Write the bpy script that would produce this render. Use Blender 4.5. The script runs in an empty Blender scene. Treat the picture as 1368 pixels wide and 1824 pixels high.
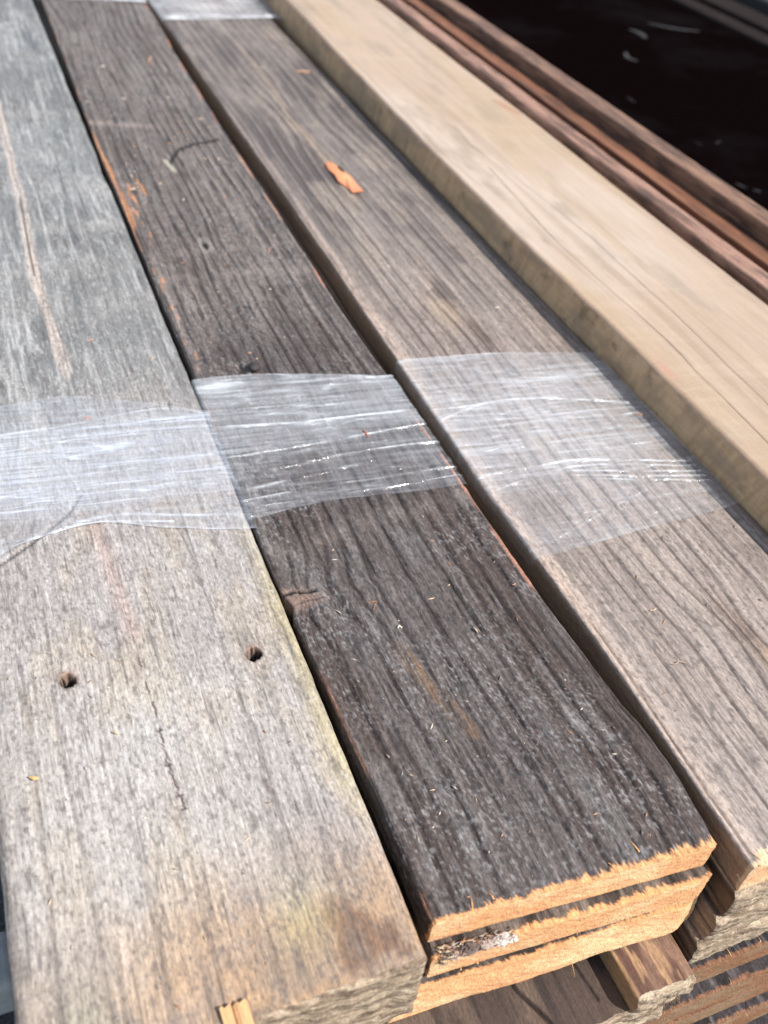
import bpy, math, random
import numpy as np
from mathutils import Matrix, Vector

scn = bpy.context.scene
COL = scn.collection
R = math.radians

# ---------------------------------------------------------------- camera
cd = bpy.data.cameras.new('camera')
cam = bpy.data.objects.new('camera', cd)
COL.objects.link(cam)
scn.camera = cam
ROT = np.array([[0.9243, -0.3646, 0.1124], [0.1621, 0.6420, 0.7494], [-0.3454, -0.6745, 0.6525]])
m = Matrix(ROT.T.tolist()).to_quaternion().to_matrix().to_4x4()
m.translation = Vector((-0.1281, -0.1519, 0.3854))
cam.matrix_world = m
cd.sensor_fit = 'VERTICAL'
cd.sensor_height = 36.0
cd.lens = 1700 / 1824 * 36.0
cd.clip_start = 0.01
cd.clip_end = 200
cd.dof.use_dof = True
cd.dof.focus_distance = 0.50
cd.dof.aperture_fstop = 9.0

# ---------------------------------------------------------------- world, sun, exposure
SUN = Vector((0.58, -0.72, 1.0)).normalized()
w = bpy.data.worlds.new('World')
scn.world = w
w.use_nodes = True
nt = w.node_tree
sky = nt.nodes.new('ShaderNodeTexSky')
sky.sky_type = 'NISHITA'
sky.sun_disc = False
sky.sun_elevation = math.asin(SUN.z)
sky.sun_rotation = math.atan2(SUN.x, SUN.y)
bg = nt.nodes['Background']
bg.inputs['Strength'].default_value = 0.15
hs = nt.nodes.new('ShaderNodeHueSaturation')
hs.inputs['Saturation'].default_value = 0.62      # hazy summer sky
nt.links.new(sky.outputs[0], hs.inputs['Color'])
nt.links.new(hs.outputs[0], bg.inputs[0])
sd = bpy.data.lights.new('sun', 'SUN')
sd.energy = 4.7
sd.angle = R(0.55)
sd.color = (1.0, 0.95, 0.88)
so = bpy.data.objects.new('sun', sd)
COL.objects.link(so)
so.rotation_euler = SUN.to_track_quat('Z', 'Y').to_euler()
vs = scn.view_settings
vs.view_transform = 'Standard'
vs.look = 'None'
vs.gamma = 1
vs.use_curve_mapping = False
vs.exposure = 0.74

# ---------------------------------------------------------------- numpy noise
_T = {}
def _tab(seed):
    if seed not in _T:
        _T[seed] = np.random.RandomState(seed * 7 + 3).rand(512, 512)
    return _T[seed]
def vn(x, y, seed=0):
    """smooth value noise 0..1"""
    T = _tab(seed)
    xi = np.floor(x); yi = np.floor(y)
    fx = x - xi; fy = y - yi
    fx = fx * fx * (3 - 2 * fx); fy = fy * fy * (3 - 2 * fy)
    xi = xi.astype(np.int64) & 511; yi = yi.astype(np.int64) & 511
    x1 = (xi + 1) & 511; y1 = (yi + 1) & 511
    return (T[xi, yi] * (1 - fx) + T[x1, yi] * fx) * (1 - fy) + (T[xi, y1] * (1 - fx) + T[x1, y1] * fx) * fy
def fbm(x, y, seed=0, o=4, g=0.5):
    s = 0; a = 1; t = 0
    for k in range(o):
        s = s + a * vn(x * 2 ** k + 17.3 * k, y * 2 ** k + 9.1 * k, seed + k); t += a; a *= g
    return s / t
def sst(a, b, x):
    t = np.clip((x - a) / (b - a), 0, 1)
    return t * t * (3 - 2 * t)
def lin(c):
    c = np.array(c, float) / 255
    return np.where(c <= 0.04045, c / 12.92, ((c + 0.055) / 1.055) ** 2.4)
KA = 0.60
def px(*c):
    """base colour of a sunlit surface that should photograph as this sRGB"""
    return lin(c) * KA
def mix(a, b, f):
    f = np.asarray(f)[..., None]
    return a * (1 - f) + b * f
def poly_d(U, Y, pts, ky=1.0):
    """distance to a polyline (y differences scaled by ky); returns distance and signed side"""
    d = np.full(U.shape, 9.0)
    for (a, b), (c, e) in zip(pts[:-1], pts[1:]):
        ax, ay, bx, by = a, b * ky, c, e * ky
        vx, vy = bx - ax, by - ay
        t = np.clip(((U - ax) * vx + (Y * ky - ay) * vy) / (vx * vx + vy * vy), 0, 1)
        d = np.minimum(d, np.hypot(U - ax - t * vx, Y * ky - ay - t * vy))
    return d
def smooth(pts, n=6):
    P = [pts[0]] + list(pts) + [pts[-1]]; o = []
    for i in range(1, len(P) - 2):
        p0, p1, p2, p3 = [np.array(q, float) for q in P[i - 1:i + 3]]
        for k in range(n):
            t = k / n
            o.append(tuple(.5 * (2 * p1 + (p2 - p0) * t + (2 * p0 - 5 * p1 + 4 * p2 - p3) * t * t + (3 * p1 - p0 - 3 * p2 + p3) * t ** 3)))
    return o + [tuple(pts[-1])]
def spot(U, Y, u, y, ru, ry):
    return np.exp(-((U - u) / ru) ** 2 - ((Y - y) / ry) ** 2)

# ---------------------------------------------------------------- mesh helpers
def tag(o, label=None, cat=None, group=None, kind=None):
    if label: o['label'] = label
    if cat: o['category'] = cat
    if group: o['group'] = group
    if kind: o['kind'] = kind
    return o
def empty(name, loc, label, cat, group=None):
    o = bpy.data.objects.new(name, None)
    o.empty_display_size = 0.02
    o.location = loc
    COL.objects.link(o)
    return tag(o, label, cat, group)
def npmesh(name, V, F, mat, parent=None, loc=(0, 0, 0), col=None, attr=None, smooth=True):
    """V (n,3), F list of arrays (k,4)/(k,3) -> one mesh object"""
    me = bpy.data.meshes.new(name)
    V = np.asarray(V, np.float32) - np.array(loc, np.float32)
    me.vertices.add(len(V)); me.vertices.foreach_set('co', V.ravel())
    if not isinstance(F, list): F = [F]
    F = [np.asarray(f, np.int32) for f in F if len(f)]
    tot = np.concatenate([f.ravel() for f in F])
    cnt = np.concatenate([np.full(len(f), f.shape[1], np.int32) for f in F])
    st = np.concatenate([[0], np.cumsum(cnt)[:-1]]).astype(np.int32)
    me.loops.add(len(tot)); me.loops.foreach_set('vertex_index', tot)
    me.polygons.add(len(cnt)); me.polygons.foreach_set('loop_start', st); me.polygons.foreach_set('loop_total', cnt)
    me.polygons.foreach_set('use_smooth', np.full(len(cnt), smooth))
    me.update(calc_edges=True); me.validate()
    if col is not None:
        a = me.color_attributes.new('Col', 'FLOAT_COLOR', 'POINT')
        c = np.ones((len(V), 4), np.float32); c[:, :3] = np.clip(col, 0, 1)
        a.data.foreach_set('color', c.ravel())
    for k, v in (attr or {}).items():
        a = me.attributes.new(k, 'FLOAT', 'POINT'); a.data.foreach_set('value', np.asarray(v, np.float32).ravel())
    me.materials.append(mat)
    o = bpy.data.objects.new(name, me)
    COL.objects.link(o)
    if parent is not None: o.parent = parent
    else: o.location = loc
    return o
def gridF(n, k):
    """quads of an n x k vertex grid"""
    i, j = np.meshgrid(np.arange(n - 1), np.arange(k - 1), indexing='ij')
    a = (i * k + j).ravel()
    return np.stack([a, a + k, a + k + 1, a + 1], 1)

# ---------------------------------------------------------------- materials
def nodes(name):
    mt = bpy.data.materials.new(name); mt.use_nodes = True
    return mt, mt.node_tree.nodes, mt.node_tree.links, mt.node_tree.nodes['Principled BSDF']
def tex(N, L, scale, nscale=1.0, detail=3, rough=0.6, kind='n'):
    tc = N.new('ShaderNodeTexCoord'); mp = N.new('ShaderNodeMapping')
    mp.inputs['Scale'].default_value = scale
    L.new(tc.outputs['Object'], mp.inputs['Vector'])
    n = N.new('ShaderNodeTexNoise')
    n.inputs['Scale'].default_value = nscale; n.inputs['Detail'].default_value = detail; n.inputs['Roughness'].default_value = rough
    L.new(mp.outputs[0], n.inputs['Vector'])
    return n
def ramp(N, L, src, a, b, lo, hi):
    r = N.new('ShaderNodeMapRange'); r.clamp = True
    for k, v in zip((1, 2, 3, 4), (a, b, lo, hi)): r.inputs[k].default_value = v
    L.new(src, r.inputs[0]); return r.outputs[0]
def mul(N, L, a, b, op='MULTIPLY'):
    n = N.new('ShaderNodeMath'); n.operation = op
    for i, s in enumerate((a, b)):
        if isinstance(s, (int, float)): n.inputs[i].default_value = s
        else: L.new(s, n.inputs[i])
    return n.outputs[0]
def wood(name, fib=(1100, 45, 1100), fa=0.45, pore=(700, 320, 700), pa=0.3, rough=0.62, bump=0.5, bd=0.0004, spec=0.4):
    mt, N, L, P = nodes(name)
    at = N.new('ShaderNodeAttribute'); at.attribute_name = 'Col'
    f = tex(N, L, fib, 1, 4, 0.62); p = tex(N, L, pore, 1, 3, 0.65)
    a = ramp(N, L, f.outputs[0], 0.25, 0.75, 1 - fa, 1 + fa)
    b = ramp(N, L, p.outputs[0], 0.28, 0.72, 1 - pa, 1 + pa)
    k = mul(N, L, a, b)
    sc = N.new('ShaderNodeVectorMath'); sc.operation = 'SCALE'
    L.new(at.outputs['Color'], sc.inputs[0]); L.new(k, sc.inputs['Scale'])
    L.new(sc.outputs[0], P.inputs['Base Color'])
    h = mul(N, L, f.outputs[0], p.outputs[0], 'ADD')
    bp = N.new('ShaderNodeBump'); bp.inputs['Strength'].default_value = bump; bp.inputs['Distance'].default_value = bd
    L.new(h, bp.inputs['Height']); L.new(bp.outputs[0], P.inputs['Normal'])
    P.inputs['Roughness'].default_value = rough
    P.inputs['Specular IOR Level'].default_value = spec
    return mt
M_dark = wood('dark_weathered_wood', fib=(1000, 60, 1000), fa=0.35, pore=(620, 300, 620), pa=0.45, rough=0.58, bump=1.0, bd=0.0006, spec=0.28)
M_grey = wood('grey_weathered_wood', fib=(900, 70, 900), fa=0.30, pore=(800, 380, 800), pa=0.30, rough=0.6, bump=0.6, bd=0.0004)
M_tan = wood('tan_weathered_wood', fib=(900, 50, 900), fa=0.28, pore=(800, 350, 800), pa=0.30, rough=0.62, bump=0.6, bd=0.0004)
M_smooth = wood('planed_pale_wood', fib=(500, 25, 500), fa=0.10, pore=(500, 300, 500), pa=0.06, rough=0.6, bump=0.25, bd=0.0003)
M_fresh = wood('fresh_sawn_wood', fib=(1500, 300, 420), fa=0.28, pore=(900, 500, 900), pa=0.15, rough=0.75, bump=0.9, bd=0.0006, spec=0.15)
M_rot = wood('rough_grey_end_wood', fib=(500, 500, 1800), fa=0.35, pore=(1500, 900, 1500), pa=0.3, rough=0.85, bump=0.7, bd=0.0004, spec=0.1)

# ---------------------------------------------------------------- board builder
def stations(y0, y1, a=0.0008, b=0.0024):
    ys = [y0]
    while ys[-1] < y1:
        ys.append(ys[-1] + a + b * max(0, ys[-1] - y0))
    return np.array(ys)
def zero(U, Y): return np.zeros(np.broadcast(U, Y).shape)
def board(name, label, cat, x0, x1, zt, th, y0, y1, mat, colf, hf=zero, du=0.0005, ya=0.0008, yb=0.0024,
          wobL=None, wobR=None, r=0.0018, cap='fresh', endf=None, jag=0.0042, capcol=None, seed=1, group=None,
          body='timber', sideh=0.00015, splinters=18, capmat=None, jagcol=px(238, 176, 122)):
    w_ = x1 - x0
    T = empty(name, ((x0 + x1) / 2, y0 + 0.05, zt - th), label, cat, group)
    loc = tuple(T.location)
    ns = max(4, int((th - r) / 0.0012))
    zs = np.linspace(-th, -r, ns)
    X = [np.zeros(ns)]; Z = [zs]; NX = [-np.ones(ns)]; NZ = [np.zeros(ns)]; Uu = [zs]
    na = 5
    a = np.linspace(0, math.pi / 2, na + 2)[1:-1]
    X.append(r - r * np.cos(a)); Z.append(-r + r * np.sin(a)); NX.append(-np.cos(a)); NZ.append(np.sin(a)); Uu.append(-r + (a / (math.pi / 2)) * 2 * r)
    nt_ = int((w_ - 2 * r) / du)
    xt = np.linspace(r, w_ - r, nt_)
    X.append(xt); Z.append(np.zeros(nt_)); NX.append(np.zeros(nt_)); NZ.append(np.ones(nt_)); Uu.append(xt)
    a = a[::-1]
    X.append(w_ - r + r * np.cos(a)); Z.append(-r + r * np.sin(a)); NX.append(np.cos(a)); NZ.append(np.sin(a)); Uu.append(w_ + r - (a / (math.pi / 2)) * 2 * r)
    X.append(np.full(ns, w_)); Z.append(zs[::-1]); NX.append(np.ones(ns)); NZ.append(np.zeros(ns)); Uu.append(w_ - zs[::-1])
    X, Z, NX, NZ, Uu = [np.concatenate(q) for q in (X, Z, NX, NZ, Uu)]
    ys = stations(y0, y1, ya, yb)
    n, k = len(X), len(ys)
    U = np.repeat(Uu[:, None], k, 1); Y = np.repeat(ys[None], n, 0)
    top = (NZ > 0.5)[:, None]
    h = hf(U, Y) * NZ[:, None] + (1 - NZ[:, None]) * sideh * (fbm(U * 300, Y * 40, seed + 40, 3) - .5) * 2
    wl = wobL or (lambda y: 0.0012 * (fbm(y * 14, y * 0 + .3, seed + 50, 5, .6) - .5) * 2)
    wr = wobR or (lambda y: 0.0012 * (fbm(y * 14, y * 0 + .7, seed + 60, 5, .6) - .5) * 2)
    def shift(xx, y):
        q = np.clip(xx / w_, 0, 1)
        return wl(y) * (1 - q) + wr(y) * q
    def ef(xx, zz):
        e = (0.0005 if cap == 'fresh' else 0.0013) * (fbm(xx * 120, zz * 160, seed + 70, 4, .6) - .5) * 2 + (endf(xx, zz) if endf else 0)
        return e
    PX = x0 + X[:, None] + shift(X[:, None], ys[None]) + NX[:, None] * h
    PZ = zt + Z[:, None] + NZ[:, None] * h
    E = ef(X, Z)
    PY = Y + E[:, None] * np.clip(1 - (Y - y0) / 0.012, 0, 1)
    c = colf(U, Y)
    if cap == 'fresh':
        j = jag * (0.12 + 0.28 * vn(Uu * 350, Uu * 0, seed + 80) + 1.5 * vn(Uu * 130, Uu * 0 + 5, seed + 81) ** 9 + 0.45 * vn(Uu * 1300, Uu * 0 + 5, seed + 82) ** 2 + .3 * vn(Uu * 90, Uu * 0 + 5, seed + 84) ** 2)
        j = j * (0.6 + 0.8 * vn(Uu * 40, Uu * 0, seed + 83))
        f = sst(0.0003, -0.0003, (Y - y0) - j[:, None])
        c = mix(c, jagcol, f)
    V = np.stack([PX, PY, PZ], -1).reshape(-1, 3)
    F = gridF(n, k)
    b0 = np.arange(k - 1); l = (n - 1) * k
    Fb = np.stack([b0 + l, b0, b0 + 1, b0 + l + 1], 1)
    Fe = np.arange(n)[::-1][None] * k + (k - 1)
    npmesh(body, V, [F[:, ::-1], Fb[:, ::-1], Fe], mat, T, loc, c.reshape(-1, 3))
    # end face
    m0, m1 = 0, n
    nz_ = max(6, int(th / 0.0006))
    xs = np.linspace(0, w_, int(w_ / 0.0006)); 
    o_ = np.argsort(X[ns - 1:n - ns + 1], kind='stable')
    topz = np.interp(xs, X[ns - 1:n - ns + 1][o_], PZ[ns - 1:n - ns + 1, 0][o_])
    t = np.linspace(0, 1, nz_)
    ZZ = (zt - th) + (topz[:, None] - (zt - th)) * t[None]
    XX = np.repeat(xs[:, None], nz_, 1)
    e = ef(XX, ZZ - zt)
    edge = np.minimum(np.minimum(t, 1 - t)[None] * th, np.minimum(xs, w_ - xs)[:, None])
    rg = 0.0004 if cap == 'fresh' else 0.0007
    YY = y0 + e - (0 if cap == 'fresh' else .0010) * np.clip(edge / .002, 0, 1) * fbm(XX * 90, (ZZ + .22 * XX) * 900, seed + 78, 3) - rg * np.clip(edge / 0.001, 0, 1) * (fbm(XX * 500, ZZ * 700, seed + 75, 3, .6)) - 0.00003
    CX = x0 + XX + shift(XX, np.array(y0))
    cc = (capcol or (fresh_end if cap == 'fresh' else rot_end))(XX, ZZ - zt, seed)
    npmesh('cut_end' if cap == 'fresh' else 'end_grain', np.stack([CX, YY, ZZ], -1).reshape(-1, 3), gridF(len(xs), nz_), capmat or (M_fresh if cap == 'fresh' else M_rot), T, loc, cc.reshape(-1, 3))
    if cap == 'fresh' and splinters:
        rnd = random.Random(seed)
        VV = []; FF = []; CC = []
        for q in range(splinters):
            bx = rnd.uniform(0.003, w_ - 0.003); onTop = rnd.random() < 0.92
            ln = rnd.uniform(0.002, 0.007) * (1.0 if rnd.random() < .8 else 1.6); wd = rnd.uniform(0.0002, 0.0005)
            ang = rnd.uniform(-.35, .35)
            z_ = zt - 0.0002 if onTop else zt - th + 0.0004
            p0 = np.array([x0 + bx, y0 + 0.0005, z_])
            d = np.array([math.sin(ang), -1 if not onTop else rnd.choice([-1, 1]), 0.0])
            d[2] = rnd.uniform(0.0, 0.16) if onTop else rnd.uniform(-.6, 0)
            d *= ln if not (onTop and d[1] < 0) else ln * .45
            base = len(VV)
            for s in (0, .5, 1):
                c_ = p0 + d * s + np.array([0, 0, 0.0006 * math.sin(s * 3)])
                ww = wd * (1 - s * .9)
                VV += [c_ + [-ww, 0, 0], c_ + [ww, 0, 0], c_ + [0, 0, -ww]]
            for s in (0, 1):
                b = base + s * 3
                FF += [(b, b + 1, b + 4, b + 3), (b + 1, b + 2, b + 5, b + 4), (b + 2, b, b + 3, b + 5)]
            k_ = rnd.uniform(.8, 1.1)
            CC += [px(240, 180, 125) * k_] * 9
        tag(npmesh('splinter_fringe', np.array(VV), np.array(FF), M_fresh, T, loc, np.array(CC), smooth=False), kind='stuff')
    return T
def fresh_end(X, Z, seed):
    a = px(246, 186, 134); b = px(252, 212, 162); c = px(226, 142, 102)
    f = fbm(X * 40, Z * 90, seed + 3, 4)
    s = fbm((X * .55 + Z * 1.2) * 900, (X - Z * .5) * 110, seed + 4, 3)
    o = mix(np.broadcast_to(a, X.shape + (3,)), b, sst(.4, .7, f))
    o = mix(o, c, sst(.5, .8, s) * .6)
    o = o * (0.75 + .5 * fbm(X * 1200, Z * 900, seed + 9, 2))[..., None]
    return o
def rot_end(X, Z, seed):
    a = px(174, 155, 133); b = px(126, 108, 92); c = px(208, 192, 168)
    W = Z + .22 * X + .002 * fbm(X * 90, Z * 60, seed + 6, 3)
    f = fbm(X * 60, W * 420, seed + 3, 4)
    s = fbm(X * 140, W * 1600, seed + 4, 3)
    o = mix(np.broadcast_to(a, X.shape + (3,)), b, sst(.42, .66, f) * .9)
    o = mix(o, c, sst(.5, .72, s) * .6)
    return mix(o, px(84, 70, 60), sst(.60, .74, fbm(X * 90 + 7, W * 900, seed + 7, 3)) * .7)

# rings: distorted growth-ring coordinate, returns (line mask 0..1, ring coordinate)
def rings(U, Y, seed, freq, warp=1.2, fine=.35, knots=(), wid=.12, ridged=.5, yf=1.3):
    rr = U * freq + warp * (fbm(U * 7, Y * yf, seed, 3) - .5) * 2 + fine * (fbm(U * 60, Y * 7, seed + 5, 3) - .5) * 2
    for (u, y, ru, ry, amp) in knots:
        s = np.tanh((U - u) / ru)
        rr = rr + amp * s * np.exp(-((Y - y) / ry) ** 2) * np.exp(-np.abs(U - u) / (ru * 3.0))
    rr = rr + .45 * vn(rr * .8, rr * 0, seed + 9)
    fr = rr - np.floor(rr)
    s = vn(np.floor(rr) * 1.7 + .5, Y * 5, seed + 11)
    ln = np.exp(-((fr - .5) / wid) ** 2) * sst(.15, .6, s)
    return ln, rr

# ================================================================ GROUND AND SURROUNDINGS
def flat_mat(name, c, rough=.8, c2=None, sc=120, spec=.3, bump=.3, lo=.45, hi=.7):
    mt, N, L, P = nodes(name)
    n = tex(N, L, (sc, sc, sc), 1, 6, .65)
    mx = N.new('ShaderNodeMix'); mx.data_type = 'RGBA'
    mx.inputs[6].default_value = (*c, 1); mx.inputs[7].default_value = (*(c2 or c), 1)
    L.new(ramp(N, L, n.outputs[0], lo, hi, 0, 1), mx.inputs[0]); L.new(mx.outputs[2], P.inputs['Base Color'])
    bp = N.new('ShaderNodeBump'); bp.inputs['Strength'].default_value = bump; bp.inputs['Distance'].default_value = .002
    L.new(n.outputs[0], bp.inputs['Height']); L.new(bp.outputs[0], P.inputs['Normal'])
    P.inputs['Roughness'].default_value = rough; P.inputs['Specular IOR Level'].default_value = spec
    return mt
def boxmesh(name, x0, x1, y0, y1, z0, z1, mat, parent=None, loc=(0, 0, 0), bev=0.003, rot=0.0, col=None):
    import bmesh
    bm = bmesh.new()
    bmesh.ops.create_cube(bm, size=1)
    for v in bm.verts:
        v.co = Vector(((x0 + x1) / 2 + v.co.x * (x1 - x0), (y0 + y1) / 2 + v.co.y * (y1 - y0), (z0 + z1) / 2 + v.co.z * (z1 - z0)))
    if bev: bmesh.ops.bevel(bm, geom=list(bm.edges), offset=bev, segments=3, affect='EDGES', profile=.5)
    if rot:
        bmesh.ops.rotate(bm, verts=bm.verts, cent=Vector(((x0 + x1) / 2, (y0 + y1) / 2, z0)), matrix=Matrix.Rotation(rot, 3, 'Z'))
    bmesh.ops.translate(bm, verts=bm.verts, vec=-Vector(loc))
    me = bpy.data.meshes.new(name); bm.to_mesh(me); bm.free()
    if col is not None:
        a = me.color_attributes.new('Col', 'FLOAT_COLOR', 'POINT')
        a.data.foreach_set('color', np.tile(np.append(col, 1.0), len(me.vertices)))
    for p in me.polygons: p.use_smooth = False
    me.materials.append(mat)
    o = bpy.data.objects.new(name, me); COL.objects.link(o)
    if parent is not None: o.parent = parent
    else: o.location = loc
    return o
M_asph = flat_mat('dark_asphalt', (.022, .024, .027), .65, (.16, .17, .18), 260, .5, .8, .50, .72)
M_black = flat_mat('black_plastic_painted_reflections', (.0022, .0012, .0013), 1.0, (.0055, .0048, .0054), 2.2, .0, .1, .5, .75)  # lighter blotches stand in for vague reflections, put into the colour
M_conc = flat_mat('pale_concrete', (.30, .32, .32), .9, (.22, .24, .24), 60, .2, .3)
ZG = -0.45
tag(npmesh('ground', np.array([[-30, -30, ZG], [30, -30, ZG], [30, 30, ZG], [-30, 30, ZG]], float), np.array([[0, 1, 2, 3]]), M_asph), kind='structure')

# ================================================================ A: thick grey sleeper
PITH = [(-.088, 1.8), (-.088, .895), (-.0885, .708), (-.092, .592), (-.090, .503), (-.087, .449)]
PITH2 = [(-.0925, .275), (-.091, .253), (-.089, .218), (-.088, .193)]
CRACK = [(-.0885, .200), (-.088, .169), (-.0865, .137), (-.0872, .107), (-.085, .082)]
CR0 = [(-.0885, .731), (-.0905, .674), (-.0925, .583)]
AX0, AX1 = -.163, -.0065
def A_r(U, Y):
    x = U + AX0
    return rings(U, Y, 21, 62, .8, .16, [(-.150 - AX0, .292, .016, .045, 2.2)], .07)
def A_col(U, Y):
    x = U + AX0
    ln, rr = A_r(U, Y)
    base = px(172, 165, 161)
    c = np.broadcast_to(base, U.shape + (3,))
    c = mix(c, px(192, 184, 176), sst(.30, .12, Y) * sst(.3, .7, fbm(U * 14, Y * 10, 39, 3)) * .8)
    c = mix(c, px(134, 137, 137), sst(.26, .52, Y) * .95)
    c = mix(c, px(112, 114, 114), sst(.42, .62, fbm(U * 16, Y * 5, 31, 4)) * sst(.3, .6, Y) * .8)
    c = mix(c, px(190, 190, 188), sst(.5, .7, fbm(U * 22 + 3 * fbm(U * 60, Y * 20, 38, 3), Y * 8, 36, 5, .62)) * .6)
    c = mix(c, px(196, 178, 150), sst(.52, .75, fbm(U * 45, Y * 18, 41, 4)) * .35 * sst(.5, .2, Y))
    # batten bands across
    for yb, wd, s in ((.655, .012, .35), (.58, .018, .3), (.52, .03, .35), (.93, .01, .3)):
        c = mix(c, px(196, 192, 186), np.exp(-((Y - yb - .012 * fbm(U * 30, Y * 20, 44, 3)) / wd) ** 2) * s * (0.3 + fbm(U * 90, Y * 30, 45, 3)))
    # darker region centre left far
    c = mix(c, px(98, 100, 101), spot(x, Y, -.11, .50, .022, .045) * .65 * sst(.3, .6, fbm(U * 60, Y * 25, 47, 3)))
    # pith streak
    d = poly_d(x, Y, PITH, .25) ; wv = .0028 + .003 * fbm(U * 0, Y * 30, 48, 3)
    c = mix(c, px(205, 190, 178), sst(wv * 1.25, wv * .6, d) * .85)
    d = poly_d(x, Y, PITH2, .5)
    c = mix(c, px(190, 165, 155), sst(.0075, .001, d) * .6)
    # yellow sapwood along right edge and brown end
    e = sst(.014, .002, (AX1 - x) - .006 * (fbm(U * 50, Y * 20, 52, 3) - .5)) * sst(.03, .09, Y) * sst(.30, .18, Y)
    c = mix(c, px(190, 176, 138), e * .75)
    bl = .040 + .02 * (fbm(U * 30, Y * 30, 53, 4) - .5) + .006 * sst(.05, .12, U)
    f = sst(bl + .024, bl - .040, Y)
    br = mix(np.broadcast_to(px(172, 148, 126), U.shape + (3,)), px(190, 156, 122), sst(.4, .7, fbm(U * 40, Y * 40, 54, 4)))
    br = mix(br, px(140, 108, 84), sst(.52, .72, fbm(U * 55, Y * 60, 57, 5)) * sst(.06, .14, U))
    br = mix(br, px(132, 128, 88), spot(x, Y, -.142, .002, .012, .02) * .8)
    br = mix(br, px(186, 172, 120), spot(x, Y, -.05, .024, .012, .018) * .6)
    c = mix(c, br, f * (.55 + .45 * sst(.02, .09, U)))
    # dirt blotches
    c = mix(c, px(112, 106, 102), sst(.60, .78, fbm(U * 70, Y * 30, 61, 4)) * .28)
    c = mix(c, px(128, 120, 112), sst(.012, 0, U) * .5)
    # fine lines
    c = mix(c, px(104, 94, 90), ln * .42)
    fl = fbm(U * 900, Y * 40, 63, 3)
    c = c * (0.76 + .48 * fl)[..., None]
    sp = fbm(U * 700, Y * 420, 66, 2)
    c = mix(c, px(112, 104, 100), sst(.55, .78, sp) * .55)
    c = mix(c, px(214, 208, 202), sst(.58, .8, fbm(U * 800 + 5, Y * 380, 67, 2)) * .40 * (1 - .9 * f))
    fz = sst(.28, .5, Y)
    c = mix(c, px(190, 190, 188), fz * sst(.50, .74, fbm(U * 340, Y * 16, 85, 4, .6)) * sst(.35, .65, fbm(U * 30, Y * 14, 86, 4)) * .75)
    c = mix(c, px(92, 95, 96), fz * sst(.52, .74, fbm(U * 260 + 9, Y * 14, 87, 4, .6)) * sst(.4, .65, fbm(U * 26 + 4, Y * 9, 88, 4)) * .75)
    fs = vn(U * 420, Y * 30, 68)
    c = mix(c, px(104, 96, 92), sst(.80, .93, fs) * .35)
    c = mix(c, px(96, 88, 86), sst(.84, .95, vn(U * 620 + .004 * 620 * fbm(U * 40, Y * 30, 78, 2), Y * 60, 79)) * .55)
    # crack along pith with cross ticks
    d = poly_d(x, Y, CRACK, 1)
    dj = poly_d(x + .0012 * (vn(U * 0, Y * 900, 69) - .5), Y, CRACK, 1)
    c = mix(c, px(84, 56, 54), sst(.0008, .0002, dj) * .85 * (.15 + .85 * np.maximum(sst(.45, .6, vn(U * 0 + 1, Y * 130, 70)), sst(.13, .10, Y))))
    tick = sst(.0024, .0012, d) * sst(.88, .97, vn(U * 0 + 3, Y * 700, 71)) * sst(.2, .1, Y)
    c = mix(c, px(66, 48, 46), tick * .8)
    c = mix(c, px(90, 76, 68), sst(.0011, .0003, poly_d(x, Y, CR0, 1)) * .8)
    # big knot at left near film
    kr = np.hypot((x + .158) / .045, (Y - .300) / .050)
    kl = np.exp(-(((kr * 9 + 1.2 * fbm(U * 60, Y * 60, 73, 3)) % 1 - .5) / .16) ** 2) * sst(1.05, .75, kr)
    c = mix(c, px(104, 96, 92), kl * .55)
    c = mix(c, px(150, 138, 126), sst(.9, .4, kr) * .35)
    ka = poly_d(x, Y, [(-.165, .248), (-.146, .258), (-.127, .272), (-.106, .290), (-.097, .306)], 1)
    c = mix(c, px(70, 64, 62), sst(.0012, .0004, ka + .0006 * (vn(U * 400, Y * 400, 74) - .5)) * .8)
    # nail holes
    for (hx, hy, rr_) in ((-.1234, .1675, .0043), (-.0316, .159, .0041)):
        q = np.hypot(x - hx, (Y - hy) * .95) / rr_ + .6 * (fbm(U * 500, Y * 500, 76, 3) - .5)
        c = mix(c, px(118, 92, 74), sst(1.35, 1.05, q) * .7)
        st_ = np.exp(-((x - hx + .0004 * np.sin(Y * 900)) / .0011) ** 2) * np.exp(-np.abs(Y - hy) / .010)
        c = mix(c, px(84, 72, 66), np.clip(st_, 0, 1) * sst(.25, .6, fbm(U * 500, Y * 120, 77, 3)) * .8)
        c = mix(c, px(150, 116, 96), spot(x, Y, hx, hy + rr_ * .9, rr_ * .9, rr_ * .5) * .8)
        c = mix(c, px(16, 12, 12), sst(1.0, .90, q))  # near-black inside stands in for shade down the hole
    return c
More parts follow.
